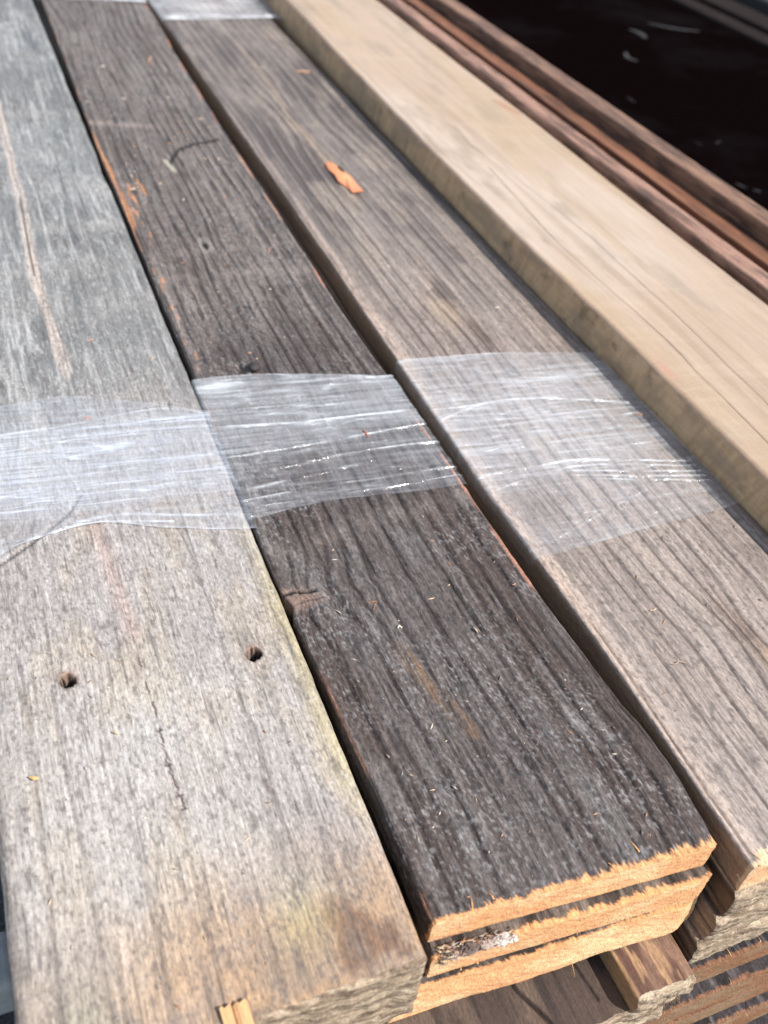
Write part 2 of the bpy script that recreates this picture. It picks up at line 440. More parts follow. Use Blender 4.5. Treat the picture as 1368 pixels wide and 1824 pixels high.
def A_h(U, Y):
    x = U + AX0
    ln, rr = A_r(U, Y)
    h = -.0003 * ln + .00025 * (fbm(U * 260, Y * 16, 81, 4) - .5) + .0003 * (fbm(U * 600, Y * 260, 82, 3) - .5)
    h = h + .0014 * (fbm(U * 25, Y * 8, 83, 2) - .5)
    h = h - .00035 * sst(.80, .93, vn(U * 420, Y * 30, 68))
    h = h - .00025 * sst(.0010, .0003, poly_d(x, Y, CRACK, 1)) - .0008 * sst(.0012, .0003, poly_d(x, Y, CR0, 1))
    ka = poly_d(x, Y, [(-.165, .248), (-.146, .258), (-.127, .272), (-.106, .290), (-.097, .306)], 1)
    h = h - .001 * sst(.0014, .0004, ka)
    for (hx, hy, rr_) in ((-.1234, .1675, .0040), (-.0316, .159, .0038)):
        q = np.hypot(x - hx, (Y - hy) * .95) / rr_ + .6 * (fbm(U * 500, Y * 500, 76, 3) - .5)
        h = h - .0140 * sst(1.02, .80, q) + .0004 * spot(q, q * 0, 1.3, 0, .25, 1)
    return h
A = board('wooden_sleeper', 'broad silvery grey sleeper at the left with two nail holes and a brown near end', 'sleeper',
          AX0, AX1, 0, .052, -.014, 2.0, M_grey, A_col, A_h, r=.004, cap='rot', seed=3, du=.0005, capcol=rot_end,
          wobL=lambda y: .0008 * (fbm(y * 20, y * 0 + .3, 350, 4, .6) - .5) * 2 ,
          wobR=lambda y: .0010 * (fbm(y * 22, y * 0 + .7, 360, 5, .6) - .5) * 2 - .002 * np.exp(-((y - .78) / .03) ** 2),
          endf=lambda x, z: .006 * (fbm(x * 35, z * 50, 370, 4) - .5) + .004 * sst(.02, .16, x) * 0 - .06 * np.clip(-z, 0, .05) ** 1.0 * 0 + .0035 * sst(-.002, .003, z))

# ================================================================ B: three dark banded boards
B_KN = [(.006, .190, .010, .022, 1.7), (.057, .613, .008, .04, .6), (.05, 1.24, .02, .10, 1.8)]
def B_r(U, Y): return rings(U, Y, 121, 96, .8, .05, B_KN, .12, yf=.75)
def B_col(U, Y):
    ln, rr = B_r(U, Y)
    fr = rr - np.floor(rr)
    c = np.broadcast_to(px(98, 90, 87), U.shape + (3,))
    c = mix(c, px(84, 71, 65), sst(.4, .65, fbm(U * 35, Y * 6, 131, 4)) * .8)
    c = mix(c, px(116, 111, 109), sst(.48, .72, fbm(U * 60, Y * 14, 136, 4)) * .65)
    far = sst(.42, .55, Y)
    c = mix(c, px(120, 110, 104), far * .6)
    c = mix(c, px(146, 138, 132), far * sst(.5, .75, fbm(U * 40, Y * 10, 137, 5, .6)) * .5)
    # latewood ridges pale towards the right and far away
    rid = np.exp(-((fr - .86) / .10) ** 2)
    c = mix(c, px(156, 142, 132), rid * (.16 + .7 * far * (.35 + .65 * sst(.04, .10, U)) + .35 * sst(.3, .38, Y) * sst(.6, .5, Y)) * sst(.25, .55, fbm(U * 30, Y * 6, 138, 3)))
    c = mix(c, px(56, 45, 42), ln * (.80 - .2 * far))
    fs = vn(U * 520, Y * 34, 141)
    c = mix(c, px(50, 44, 44), sst(.66, .86, fs) * .55)
    c = mix(c, px(136, 130, 128), sst(.72, .9, vn(U * 480 + 7, Y * 45, 143)) * .35)
    # speckle of pale mineral bloom
    sp = fbm(U * 800, Y * 620, 145, 2)
    cl = sst(.36, .62, fbm(U * 35, Y * 24, 147, 3))
    c = mix(c, px(156, 154, 154), sst(.55, .80, sp) * .65 * cl)
    c = mix(c, px(44, 38, 38), sst(.56, .78, fbm(U * 700 + 9, Y * 420, 148, 2)) * .5)
    # scraped tan streak, stains
    d = poly_d(U, Y, [(.047, .140), (.052, .108), (.058, .084)], .6)
    c = mix(c, px(128, 104, 84), sst(.0065, .002, d + .002 * (fbm(U * 300, Y * 60, 149, 3) - .5)) * sst(.3, .6, fbm(U * 500, Y * 40, 150, 3)) * .8)
    # pale bands across (old batten lines)
    for yb, k, s in ((.905, -.25, .7), (.560, .0, .35), (.232, .15, .25), (.60, .1, .25)):
        q = np.exp(-((Y - yb - k * (U - .02) + .006 * (fbm(U * 80, Y * 10, 151, 3) - .5)) / .007) ** 2)
        c = mix(c, px(164, 150, 142), q * s * sst(.3, .6, fbm(U * 120, Y * 60, 153, 3)) * (sst(.09, .05, U) if yb > .8 else 1))
    # raw orange patches at left edge and chipped edges
    o1 = spot(U, Y, .001, .79, .0045, .045) + spot(U, Y, .003, .69, .0035, .045) + .9 * spot(U, Y, .0, .86, .003, .03)
    o1 = sst(.35, .6, o1 + .35 * (fbm(U * 300, Y * 40, 155, 3) - .5))
    o2 = (spot(U, Y, .020, .735, .008, .03) + spot(U, Y, .012, .70, .004, .06) + .8 * spot(U, Y, .008, .60, .006, .05) + .5 * spot(U, Y, .006, .47, .005, .08)) * sst(.52, .66, fbm(U * 380, Y * 70, 157, 2))
    c = mix(c, px(200, 142, 100), np.clip(o1 * .85 + sst(.25, .45, o2) * .75, 0, 1))
    c = mix(c, px(190, 140, 112), sst(.0022, .0006, np.abs(U)) * sst(.45, .6, fbm(U * 0, Y * 25, 159, 3)) * .7)
    c = mix(c, px(196, 142, 118), sst(.0026, .0006, np.abs(U - .140)) * sst(.42, .6, fbm(U * 0 + 4, Y * 22, 161, 3)) * .8)
    # knot at left edge with torn pinkish wood, small far knot
    q = np.hypot((U - .002) / .021, (Y - .190) / .011)
    c = mix(c, px(150, 126, 114), sst(1.1, .4, q + .4 * (fbm(U * 100, Y * 500, 163, 3) - .5)) * .8)
    c = mix(c, px(20, 15, 15), sst(.0016, .0006, poly_d(U, Y, [(-.002, .1945), (.006, .1955), (.012, .1935), (.018, .1940)], 1)) * .95)
    c = mix(c, px(48, 38, 36), sst(.0009, .0003, poly_d(U, Y, [(.004, .186), (.014, .1875), (.020, .1865)], 1)) * .7)
    q = np.hypot((U - .057) / .010, (Y - .613) / .020)
    c = mix(c, px(150, 142, 138), np.exp(-((q - .55 + .4 * (fbm(U * 200, Y * 150, 165, 3) - .5)) / .22) ** 2) * .9)
    c = mix(c, px(36, 30, 30), sst(.42, .15, q) * .9)
    # curved scrape
    c = mix(c, px(34, 28, 26), sst(.0030, .0010, poly_d(U, Y, [(.063, .792), (.080, .828), (.100, .842), (.127, .850)], .6)) * .85)
    c = mix(c, px(196, 190, 170), sst(.0030, .0014, poly_d(U, Y, [(.061, .800), (.064, .775)], .6)) * .8)
    fl = fbm(U * 800, Y * 25, 167, 3)
    return c * (0.72 + .56 * fl)[..., None]
def B_h(U, Y):
    ln, rr = B_r(U, Y)
    fr = rr - np.floor(rr)
    h = -.0009 * ln + .0003 * np.exp(-((fr - .86) / .12) ** 2)
    h = h + .0004 * (fbm(U * 240, Y * 20, 171, 4) - .5) + .00062 * (fbm(U * 480, Y * 230, 172, 3, .7) - .5)
    h = h - .0005 * sst(.66, .86, vn(U * 520, Y * 34, 141))
    h = h - .0018 * sst(.0016, .0003, poly_d(U, Y, [(-.002, .1945), (.006, .1955), (.012, .1935), (.018, .1940)], 1))
    h = h + .0012 * spot(U, Y, .003, .191, .012, .010) * (fbm(U * 90, Y * 400, 173, 3))
    h = h - .0008 * sst(.35, .1, np.hypot((U - .057) / .010, (Y - .613) / .020))
    h = h - .0009 * sst(.0020, .0006, poly_d(U, Y, [(.063, .792), (.080, .828), (.100, .842), (.127, .850)], .6))
    return h + .001 * (fbm(U * 20, Y * 5, 174, 2) - .5)
def B_wr(y):
    pts = [(-.02, .0035), (.0, .0030), (.035, .0048), (.052, .0045), (.075, .0015), (.156, -.0035), (.255, -.0040), (.388, -.006), (.5, -.0075), (.66, -.0055), (.87, -.0045), (1.1, -.001), (1.33, .007), (2, .008)]
    a, b = zip(*pts)
    return np.interp(y, a, b) + .0011 * (fbm(np.asarray(y) * 30, np.asarray(y) * 0, 180, 5, .6) - .5) * 2 - .0015 * np.exp(-((np.asarray(y) - .0005) / .004) ** 2)
def B_wl(y):
    pts = [(0, 0), (.084, -.001), (.19, -.0045), (.21, -.0055), (.41, -.003), (.84, -.003), (1.1, .002), (1.37, .006), (2, .008)]
    a, b = zip(*pts)
    y = np.asarray(y)
    return np.interp(y, a, b) + .0010 * (fbm(y * 30, y * 0 + 3, 185, 5, .6) - .5) * 2 + .0028 * np.exp(-((y - .186) / .006) ** 2)
BG = 'banded stack of three dark boards with fresh orange ends'
B1 = board('wooden_board', 'dark charcoal board on top of the banded stack, rough furrowed face and fresh orange end', 'board', 0, .141, 0, .0172, -.0015, 2.0,
           M_dark, B_col, B_h, wobL=B_wl, wobR=B_wr, seed=5, splinters=10, jag=.0034, group=BG,
           endf=lambda x, z: -.060 * x + .0020 * sst(.138, .142, x))
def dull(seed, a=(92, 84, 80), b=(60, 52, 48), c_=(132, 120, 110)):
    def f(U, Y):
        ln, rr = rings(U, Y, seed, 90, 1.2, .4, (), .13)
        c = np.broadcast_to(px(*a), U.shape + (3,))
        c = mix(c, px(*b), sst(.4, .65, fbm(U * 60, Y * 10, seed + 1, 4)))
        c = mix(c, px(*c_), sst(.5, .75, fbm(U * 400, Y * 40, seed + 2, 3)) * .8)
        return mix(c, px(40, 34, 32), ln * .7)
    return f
def dull_h(seed):
    return lambda U, Y: .0006 * (fbm(U * 300, Y * 40, seed, 4) - .5) + .0003 * (fbm(U * 600, Y * 300, seed + 4, 2) - .5)
board('wooden_board', 'middle board of the banded stack, a strip of grey face showing above its orange end', 'board', .0005, .1430, -.0182, .0187, -.0080, 2.0,
      M_dark, dull(201, (112, 100, 92)), dull_h(205), du=.0007, ya=.0006, yb=.03, seed=7, splinters=10, jag=.0030, group=BG,
      endf=lambda x, z: -.060 * x + .0025 * sst(.137, .143, x))
board('wooden_board', 'lowest board of the banded stack, thick reddish orange end resting on brown plank', 'board', -.016, .1450, -.0398, .0230, -.0100, 2.0,
      M_dark, dull(211), dull_h(215), du=.0007, ya=.0006, yb=.03, seed=9, splinters=26, jag=.0022, group=BG,
      endf=lambda x, z: -.0018 * sst(.0, -.02, z) - .045 * x + .004 * sst(.148, .161, x) + .0006 * np.sin(x * 70))

# ================================================================ C: furrowed grey-brown boards
CX0, CX1 = .1515, .3130
C_KN = [(.239 - CX0, .10, .008, .030, 1.0), (.232 - CX0, .42, .010, .05, .7), (.222 - CX0, .90, .012, .09, 1.4)]
def C_r(U, Y): return rings(U, Y, 321, 84, .7, .10, C_KN, .075, yf=.9)
def C_col(U, Y):
    x = U + CX0
    ln, rr = C_r(U, Y); fr = rr - np.floor(rr)
    c = np.broadcast_to(px(166, 153, 144), U.shape + (3,))
    c = mix(c, px(140, 126, 118), sst(.42, .66, fbm(U * 30, Y * 7, 331, 4)) * .7)
    far = sst(.38, .72, Y + .25 * (fbm(U * 18, Y * 4, 333, 3) - .5))
    c = mix(c, px(122, 113, 107), far * .85)
    c = mix(c, px(172, 160, 148), sst(.45, .75, fbm(U * 25, Y * 7, 334, 5, .6)) * far * .55)
    c = mix(c, px(78, 71, 70), sst(.48, .66, fbm(U * 36 + 5, Y * 5, 335, 5, .6)) * far * .75)
    c = mix(c, px(180, 164, 148), sst(.55, .75, fbm(U * 40, Y * 14, 336, 4)) * .40)
    # left sapwood lighter pinkish edge
    c = mix(c, px(204, 182, 166), sst(.012, .004, U + .002 * (fbm(U * 0, Y * 20, 337, 3) - .5)) * sst(1.2, .3, Y) * .75)
    c = mix(c, px(96, 78, 68), (spot(x, Y, .231, .475, .006, .07) + .7 * spot(x, Y, .236, .40, .006, .04)) * sst(.3, .6, fbm(U * 200, Y * 30, 339, 3)) * .9)
    c = mix(c, px(124, 104, 90), spot(x, Y, .240, .10, .008, .035) * .8)
    c = mix(c, px(190, 160, 125), spot(x, Y, .244, .075, .006, .010) * .6)
    d = poly_d(x, Y, [(.233, 1.18), (.228, 1.03), (.219, .90), (.223, .80), (.215, .70)], .3)
    c = mix(c, px(170, 152, 134), sst(.0090, .001, d + .010 * (fbm(U * 80, Y * 14, 341, 3) - .5)) * .75)
    c = mix(c, px(196, 170, 136), spot(x, Y, .218, .47, .012, .03) * .5)
    # dark stains
    c = mix(c, px(84, 76, 74), sst(.60, .78, fbm(U * 50, Y * 16, 343, 4)) * .6 * sst(.2, .5, Y))
    rid = np.exp(-((fr - .86) / .10) ** 2)
    c = mix(c, px(196, 180, 170), rid * .30)
    c = mix(c, px(84, 72, 66), ln * .62)
    ln2 = np.exp(-(((rr * 2.0 + .3) % 1 - .5) / .10) ** 2) * sst(.3, .7, vn(np.floor(rr * 2 + .3), Y * 6, 345))
    c = mix(c, px(90, 78, 74), ln2 * .40)
    sp = fbm(U * 520, Y * 300, 347, 2)
    c = mix(c, px(92, 82, 78), sst(.58, .76, sp) * .5)
    c = mix(c, px(98, 88, 84), sst(.74, .9, vn(U * 480, Y * 40, 349)) * .4)
    c = mix(c, mix(np.broadcast_to(px(196, 164, 132), U.shape + (3,)), px(140, 112, 88), fbm(U * 200, Y * 12, 353, 3)), sst(-.0008, -.0026, U) * .9)
    fl = fbm(U * 800, Y * 25, 351, 3)
    return c * (0.80 + .40 * fl)[..., None]
def C_h(U, Y):
    ln, rr = C_r(U, Y); fr = rr - np.floor(rr)
    h = -.0007 * ln + .00028 * np.exp(-((fr - .86) / .12) ** 2)
    h = h + .0003 * (fbm(U * 240, Y * 20, 355, 4) - .5) + .0005 * (fbm(U * 520, Y * 280, 356, 3, .7) - .5)
    return h + .0012 * (fbm(U * 18, Y * 5, 357, 2) - .5)
def C_wl(y):
    y = np.asarray(y)
    pts = [(-.03, -.001), (.076, .0008), (.16, .0), (.246, -.003), (.40, -.0005), (.66, .002), (1.3, .0035), (2, .004)]
    a, b = zip(*pts)
    return np.interp(y, a, b) + .0009 * (fbm(y * 26, y * 0 + 3, 358, 5, .6) - .5) * 2
CG = 'stack of grey brown boards right of the dark stack'
board('wooden_board', 'furrowed grey brown top board between the dark board and the pale beam', 'board', CX0, CX1, 0, .0215, -.0245, 2.0,
      M_tan, C_col, C_h, wobL=C_wl, seed=11, splinters=16, jag=.005, group=CG, jagcol=px(236, 205, 165),
      capcol=lambda X, Z, s: fresh_end(X, Z, s) * np.array([1.0, 1.1, 1.25]))
for i, (xl, ye, zz, lab) in enumerate(((.1500, -.0260, -.0222, 'second board of the grey brown stack, light left edge making the highest ledge'),
                                       (.1470, -.0270, -.0440, 'third board of the grey brown stack, narrow shaded ledge with a splintered grey end'),
                                       (.1440, -.0280, -.0655, 'bottom board of the grey brown stack, orange torn left corner and grey end'))):
    board('wooden_board', lab, 'board', xl, .312 - i * .002, zz, .0212, ye, 2.0, M_tan, dull(401 + i * 10, (170, 146, 126), (112, 88, 70), (196, 170, 140)), dull_h(405 + i),
          du=.0007, ya=.0006, yb=.03, seed=13 + i, cap='rot', group=CG,
          endf=lambda x, z, s=i: .0018 * (fbm(x * 90, z * 120, 450 + s, 4) - .5) + .0025 * sst(-.003, .0, z))

# ================================================================ D: pale planed beam
DX0, DX1, DZ = .3145, .4750, .0300
DCR = [[(.369, .899), (.372, .809), (.362, .745), (.376, .62), (.383, .523), (.379, .383), (.372, .256), (.37, .1)],
       [(.356, .68), (.344, .507), (.347, .354), (.340, .217), (.338, .1)],
       [(.420, 1.1), (.432, .8), (.424, .6), (.420, .42), (.415, .3)]]
def D_col(U, Y):
    x = U + DX0
    c = np.broadcast_to(px(193, 170, 148), U.shape + (3,))
    c = mix(c, px(208, 190, 174), sst(.4, .65, fbm(U * 14, Y * 3.5, 501, 4)) * .7)
    c = mix(c, px(188, 163, 132), sst(.45, .7, fbm(U * 22, Y * 5, 503, 4)) * .6)
    c = mix(c, px(166, 148, 128), sst(.52, .78, fbm(U * 40, Y * 12, 505, 5, .6)) * .6)
    c = mix(c, px(150, 128, 104), sst(.60, .78, fbm(U * 160 + 2 * fbm(U * 20, Y * 4, 504, 2), Y * 4, 510, 3)) * .35)
    # faint saw chatter across
    ch = .5 + .5 * np.sin((Y + .10 * U + .0012 * fbm(U * 60, Y * 60, 506, 2)) * 2100)
    c = mix(c, px(150, 126, 104), ch * sst(.45, .2, Y) * sst(.35, .6, fbm(U * 60, Y * 20, 507, 3)) * .30)
    ch2 = fbm((Y + .18 * U) * 160, U * 8, 508, 3)
    c = mix(c, px(214, 198, 176), sst(.55, .75, ch2) * .12)
    fl = fbm(U * 420, Y * 8, 509, 3)
    c = c * (0.92 + .16 * fl)[..., None]
    for k, p in enumerate(DCR[:2]):
        d = poly_d(x + .0026 * (fbm(U * 0, Y * 18, 511 + k, 5, .6) - .5), Y, p, 1)
        c = mix(c, px(112, 92, 74), sst(.0010, .0003, d) * (.55 if k < 2 else .3) * sst(.25, .55, vn(U * 0, Y * 14, 515 + k) + (.2 if k == 0 else 0)))
    # knot
    q = np.hypot((x - .463) / .010, (Y - .845) / .035)
    c = mix(c, px(190, 140, 98), sst(1.2, .4, q) * .45)
    c = mix(c, px(120, 80, 60), sst(.0016, .0006, poly_d(x, Y, [(.455, .87), (.462, .845), (.468, .825)], .5)) * .8)
    c = mix(c, px(206, 140, 120), spot(x, Y, .322, .311, .004, .012) * .5)
    c = mix(c, px(150, 136, 118), spot(x, Y, .335, .52, .003, .008) * .6)
    # left side: warm fill light put into the colour, vertical saw marks
    sd_ = sst(-.0005, -.003, U)
    sm = fbm(Y * 200 + U * 60, U * 45, 517, 5, .65)
    s = mix(np.broadcast_to(px(222, 188, 148), U.shape + (3,)), px(186, 152, 116), sst(.38, .68, sm) * .6)
    s = mix(s, px(166, 146, 124), sst(.5, .7, fbm(Y * 22, U * 60, 519, 4)) * .6)
    s = mix(s, px(120, 104, 82), sst(.66, .82, fbm(Y * 60, U * 90, 521, 4)) * .6)
    c = mix(c, s, sd_)
    c = mix(c, px(206, 168, 138), spot(U, U * 0, 0, 0, .0018, 1) * .6)
    return c
def D_h(U, Y):
    x = U + DX0
    h = .0005 * (fbm(U * 30, Y * 6, 531, 3) - .5) + .00022 * (fbm(U * 60, Y * 500, 532, 2) - .5) * sst(.5, .2, Y)
    for p in DCR[:2]: h = h - .0006 * sst(.0010, .0003, poly_d(x, Y, p, 1))
    return h
board('wooden_beam', 'pale cream planed beam standing proud of the grey boards, fine long cracks', 'beam', DX0, DX1, DZ, .0500, -.02, 2.1, M_smooth, D_col, D_h,
      r=.0042, du=.0007, seed=23, cap='fresh', splinters=6, jag=.001, ya=.0010,
      wobL=lambda y: np.interp(y, [0, .17, .36, .55, .84, 1.4, 2], [0, 0, .0005, -.0005, .004, .020, .03]) + .0014 * (fbm(np.asarray(y) * 16, np.asarray(y) * 0, 540, 6, .62) - .5) * 2,
      wobR=lambda y: .0006 * (fbm(np.asarray(y) * 16, np.asarray(y) * 0 + 2, 541, 3, .6) - .5) * 2 + .002 * np.exp(-((np.asarray(y) - .8) / .15) ** 2))

# ================================================================ slats on edge right of the beam
def slat_col(a, b, c_, seed):
    def f(U, Y):
        c = np.broadcast_to(px(*a), U.shape + (3,))
        c = mix(c, px(*b), sst(.4, .6, fbm(U * 90, Y * 14, seed, 5, .6)) * .9)
        c = mix(c, px(70, 54, 46), sst(.55, .7, fbm(U * 160 + 3, Y * 22, seed + 5, 4)) * .6)
        return mix(c, px(*c_), sst(.5, .72, fbm(U * 500, Y * 30, seed + 1, 3)) * .6)
    return f
SG = 'narrow boards on edge right of the pale beam'
board('narrow_board', 'pinkish brown board on edge, first one right of the pale beam', 'slat', .4850, .5080, .0340, .10, -.03, 2.1, M_tan,
      slat_col((166, 126, 106), (120, 88, 72), (192, 154, 134), 601), dull_h(602), du=.0009, ya=.003, yb=.003, r=.003, seed=31, splinters=0, group=SG)
board('narrow_board', 'smooth orange brown board on edge, sunk between the pinkish one and the outer one', 'slat', .5470, .5715, .0180, .09, -.03, 2.1, M_smooth,
      slat_col((146, 98, 70), (118, 78, 56), (156, 108, 80), 611), dull_h(612), du=.0009, ya=.003, yb=.003, r=.002, seed=33, splinters=0, group=SG)  # colour taken down to stand in for shade on this board
board('narrow_board', 'grainy brown board on edge, outermost one beside the black panel', 'slat', .5740, .6020, .0340, .09, -.03, 2.1, M_tan,
      slat_col((140, 104, 82), (98, 72, 58), (176, 138, 110), 621), dull_h(622), du=.0007, ya=.003, yb=.003, r=.003, seed=35, splinters=0, group=SG)

# ================================================================ under the stacks
board('wooden_plank', 'dark brown cracked plank jutting out beneath the orange board ends', 'plank', -.030, .1275, -.0795, .030, -.0400, 1.9, M_tan,
      lambda U, Y: mix(mix(np.broadcast_to(px(112, 92, 78), U.shape + (3,)), px(78, 62, 54), sst(.4, .65, fbm(U * 60, Y * 30, 701, 4))),
                       px(40, 30, 28), np.clip(sst(.0012, .0004, poly_d(U - .030, Y, [(.047, .02), (.052, -.012), (.060, -.030), (.064, -.042)], 1)) + .8 * sst(.0008, .0002, poly_d(U - .030, Y, [(.083, .01), (.088, -.030)], 1)) + .6 * sst(.7, .85, vn(U * 300, Y * 12, 705)), 0, 1)),
      lambda U, Y: .0007 * (fbm(U * 300, Y * 30, 703, 4) - .5) - .002 * sst(.0016, .0004, poly_d(U - .030, Y, [(.047, .02), (.052, -.012), (.060, -.030), (.064, -.042)], 1)) - .001 * sst(.0010, .0003, poly_d(U - .030, Y, [(.083, .01), (.088, -.030)], 1)),
      du=.0005, ya=.0006, yb=.03, r=.003, cap='rot', seed=37, endf=lambda x, z: .006 * (fbm(x * 50, z * 60, 707, 4) - .5))
board('wood_block', 'short reddish brown offcut sticking out under the corner of the orange board ends', 'block', .1003, .1345, -.0660, .0130, -.0415, .20, M_tan,
      lambda U, Y: mix(mix(np.broadcast_to(px(140, 108, 90), U.shape + (3,)), px(96, 66, 54), sst(.4, .62, fbm(U * 160, Y * 25, 711, 4))), px(196, 158, 116), np.clip(sst(.003, .0, U) * .9 + sst(.55, .7, fbm(U * 300, Y * 40, 713, 3)) * .6, 0, 1)),
      lambda U, Y: .0012 * (fbm(U * 260, Y * 30, 715, 4) - .5), du=.0004, ya=.0005, yb=.02, r=.0018, cap='rot', seed=39,
      endf=lambda x, z: .004 * (fbm(x * 120, z * 120, 717, 4) - .5) + .002 * sst(-.003, 0, z))
LG = 'lower stack of black topped boards under the grey brown stack'
lows = [(-.1092, .0205, -.0275, 'uppermost board of the lower black topped stack, brown end tucked under the grey ends'),
        (-.1305, .0205, -.0350, 'second board down in the lower black topped stack, fuzzy black strip above its brown end'),
        (-.1517, .0170, -.0360, 'third board down in the lower black topped stack, brown end flush with the one above'),
        (-.1694, .0240, -.0417, 'fourth board down in the lower black topped stack, nearest the lower right corner'),
        (-.1940, .0105, -.0500, 'fifth board down in the lower black topped stack, mostly cut off by the frame')]
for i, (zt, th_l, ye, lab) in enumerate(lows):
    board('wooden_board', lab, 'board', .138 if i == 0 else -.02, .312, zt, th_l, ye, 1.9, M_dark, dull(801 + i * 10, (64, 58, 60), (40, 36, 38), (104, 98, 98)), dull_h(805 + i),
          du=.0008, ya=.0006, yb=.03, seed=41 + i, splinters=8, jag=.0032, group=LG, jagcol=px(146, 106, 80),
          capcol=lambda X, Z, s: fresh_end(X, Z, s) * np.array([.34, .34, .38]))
# bearers carrying the pile
M_bear = flat_mat('bearer_timber', (.16, .12, .09), .8, (.10, .075, .055), 90, .2, .4)
for k, (yb, lab) in enumerate(((.10, 'thick timber bearer across the pile under its near end'), (1.2, 'thick timber bearer across the pile under its far end'))):
    zt = -.2045
    o = boxmesh('timber_bearer', -.16, .60, yb, yb + .09, ZG, zt, M_bear, loc=(.22, yb, ZG), bev=.004)
    tag(o, lab, 'bearer', 'bearers under the pile')
for xa, xb, zt, zb, lab in ((-.155, -.045, -.0525, -.125, 'rough brown timber hidden in shadow under the grey sleeper'),):
    o = boxmesh('wooden_packer', xa, xb, .02, 1.9, -.2043, zt, M_bear, loc=(-.10, .02, -.2043), bev=.004)
    tag(o, lab, 'packer')
o = boxmesh('wooden_packer', .3165, .600, .02, 1.95, -.2043, -.0205, M_bear, loc=(.45, .02, -.2043), bev=.004)
o.data.name = 'packer_mesh'
tag(o, 'rough brown timber packing beneath the pale beam', 'packer')
for v in o.data.vertices:   # top drops away under the slats
    if v.co.x + .45 > .49 and v.co.z > .1: v.co.z = .1000
# bottom left: concrete kerb block on the ground
o = boxmesh('concrete_block', -.35, -.196, .215, .262, ZG, ZG + .05, M_conc, loc=(-.27, .24, ZG), bev=.006)
tag(o, 'small pale concrete block on the ground at the lower left edge', 'block')

# ================================================================ black lined tray to the right
T = empty('black_liner', (1.1, .9, -.25), 'black scuffed plastic tray liner filling the upper right behind the slats', 'liner')
boxmesh('liner_floor', .66, 1.94, -.6, 3.6, -.27, -.25, M_black, T, tuple(T.location), .003)
M_rail = flat_mat('dark_brown_rail', (.012, .008, .007), .8, (.018, .013, .011), 20, .05, .1)
boxmesh('liner_rail', 1.945, 2.02, -.6, 3.6, -.27, -.240, M_rail, T, tuple(T.location), .006)
boxmesh('liner_rail', 2.05, 2.16, -.6, 3.6, -.27, -.236, M_rail, T, tuple(T.location), .006)
M_met = flat_mat('dull_grey_metal', (.020, .019, .019), .6, (.012, .012, .012), 30, .3, .1)
o = boxmesh('metal_sill', 2.33, 2.50, -.6, 3.6, -.30, -.245, M_met, loc=(2.3, .9, -.30), bev=.01)
tag(o, 'dull grey metal sill crossing the extreme upper right corner', 'sill')
M_scuff = flat_mat('white_scuff', (.05, .05, .052), .9, (.008, .008, .008), 220, .1, .1, .4, .62)
def scuff(pts, wd, z, parent, loc):
    P = np.array(smooth(pts, 6)); V = []
    for i, p in enumerate(P):
        d = P[min(i + 1, len(P) - 1)] - P[max(i - 1, 0)]; d = d / np.linalg.norm(d); q = np.array([-d[1], d[0]]) * wd * (.25 + .75 * math.sin(math.pi * (i + .5) / len(P)))
        V += [(*(p + q), z + .0004), (*(p - q), z + .0004)]
    npmesh('scuff_mark', np.array(V), np.array([(2 * i, 2 * i + 1, 2 * i + 3, 2 * i + 2) for i in range(len(P) - 1)]), M_scuff, parent, loc)
T = bpy.data.objects['black_liner']
lt = tuple(T.location)
scuff([(1.700, 2.262), (1.735, 2.232), (1.780, 2.205), (1.83, 2.190)], .009, -.2500, T, lt)
scuff([(1.60, 2.20), (1.612, 2.165), (1.60, 2.12)], .010, -.2500, T, lt)
scuff([(1.46, 2.00), (1.44, 1.96), (1.45, 1.93)], .007, -.2500, T, lt)
rnd = random.Random(12)
for k in range(26):
    x = rnd.uniform(.95, 1.6); y = rnd.uniform(.85, 1.70); an = rnd.uniform(0, 3.14); l_ = rnd.uniform(.006, .02)
    d = np.array([math.cos(an), math.sin(an)]) * l_
    scuff([(x - d[0], y - d[1]), (x, y + .003), (x + d[0], y + d[1])], rnd.uniform(.0012, .0045), -.2500, T, tuple(T.location))
# ================================================================ stretch film
def film_mat(name, tint=(.80, .82, .84)):
    mt, N, L, P = nodes(name)
    out = N['Material Output']; N.remove(P)
    at = N.new('ShaderNodeAttribute'); at.attribute_name = 'haze'
    tr = N.new('ShaderNodeBsdfTransparent')
    df = N.new('ShaderNodeBsdfDiffuse'); df.inputs[0].default_value = (*tint, 1)
    gl = N.new('ShaderNodeBsdfAnisotropic'); gl.inputs['Roughness'].default_value = .16; gl.inputs[0].default_value = (.95, .97, 1, 1)
    n = tex(N, L, (60, 900, 60), 1, 3, .6); n2 = tex(N, L, (260, 420, 260), 1, 3, .6)
    bp = N.new('ShaderNodeBump'); bp.inputs['Strength'].default_value = .8; bp.inputs['Distance'].default_value = .0005
    L.new(mul(N, L, n.outputs[0], n2.outputs[0], 'ADD'), bp.inputs['Height'])
    L.new(bp.outputs[0], gl.inputs['Normal'])
    m1 = N.new('ShaderNodeMixShader'); L.new(at.outputs['Fac'], m1.inputs[0]); L.new(tr.outputs[0], m1.inputs[1]); L.new(df.outputs[0], m1.inputs[2])
    g = mul(N, L, at.outputs['Fac'], .36); g = mul(N, L, g, .04, 'ADD')
    m2 = N.new('ShaderNodeMixShader'); L.new(g, m2.inputs[0]); L.new(m1.outputs[0], m2.inputs[1]); L.new(gl.outputs[0], m2.inputs[2])
    L.new(m2.outputs[0], out.inputs[0])
    return mt
M_film = film_mat('clear_stretch_film')
M_film_b = film_mat('sky_tinted_stretch_film', (.74, .79, .88))  # blue tint stands in for sky reflected on the sleeper's film
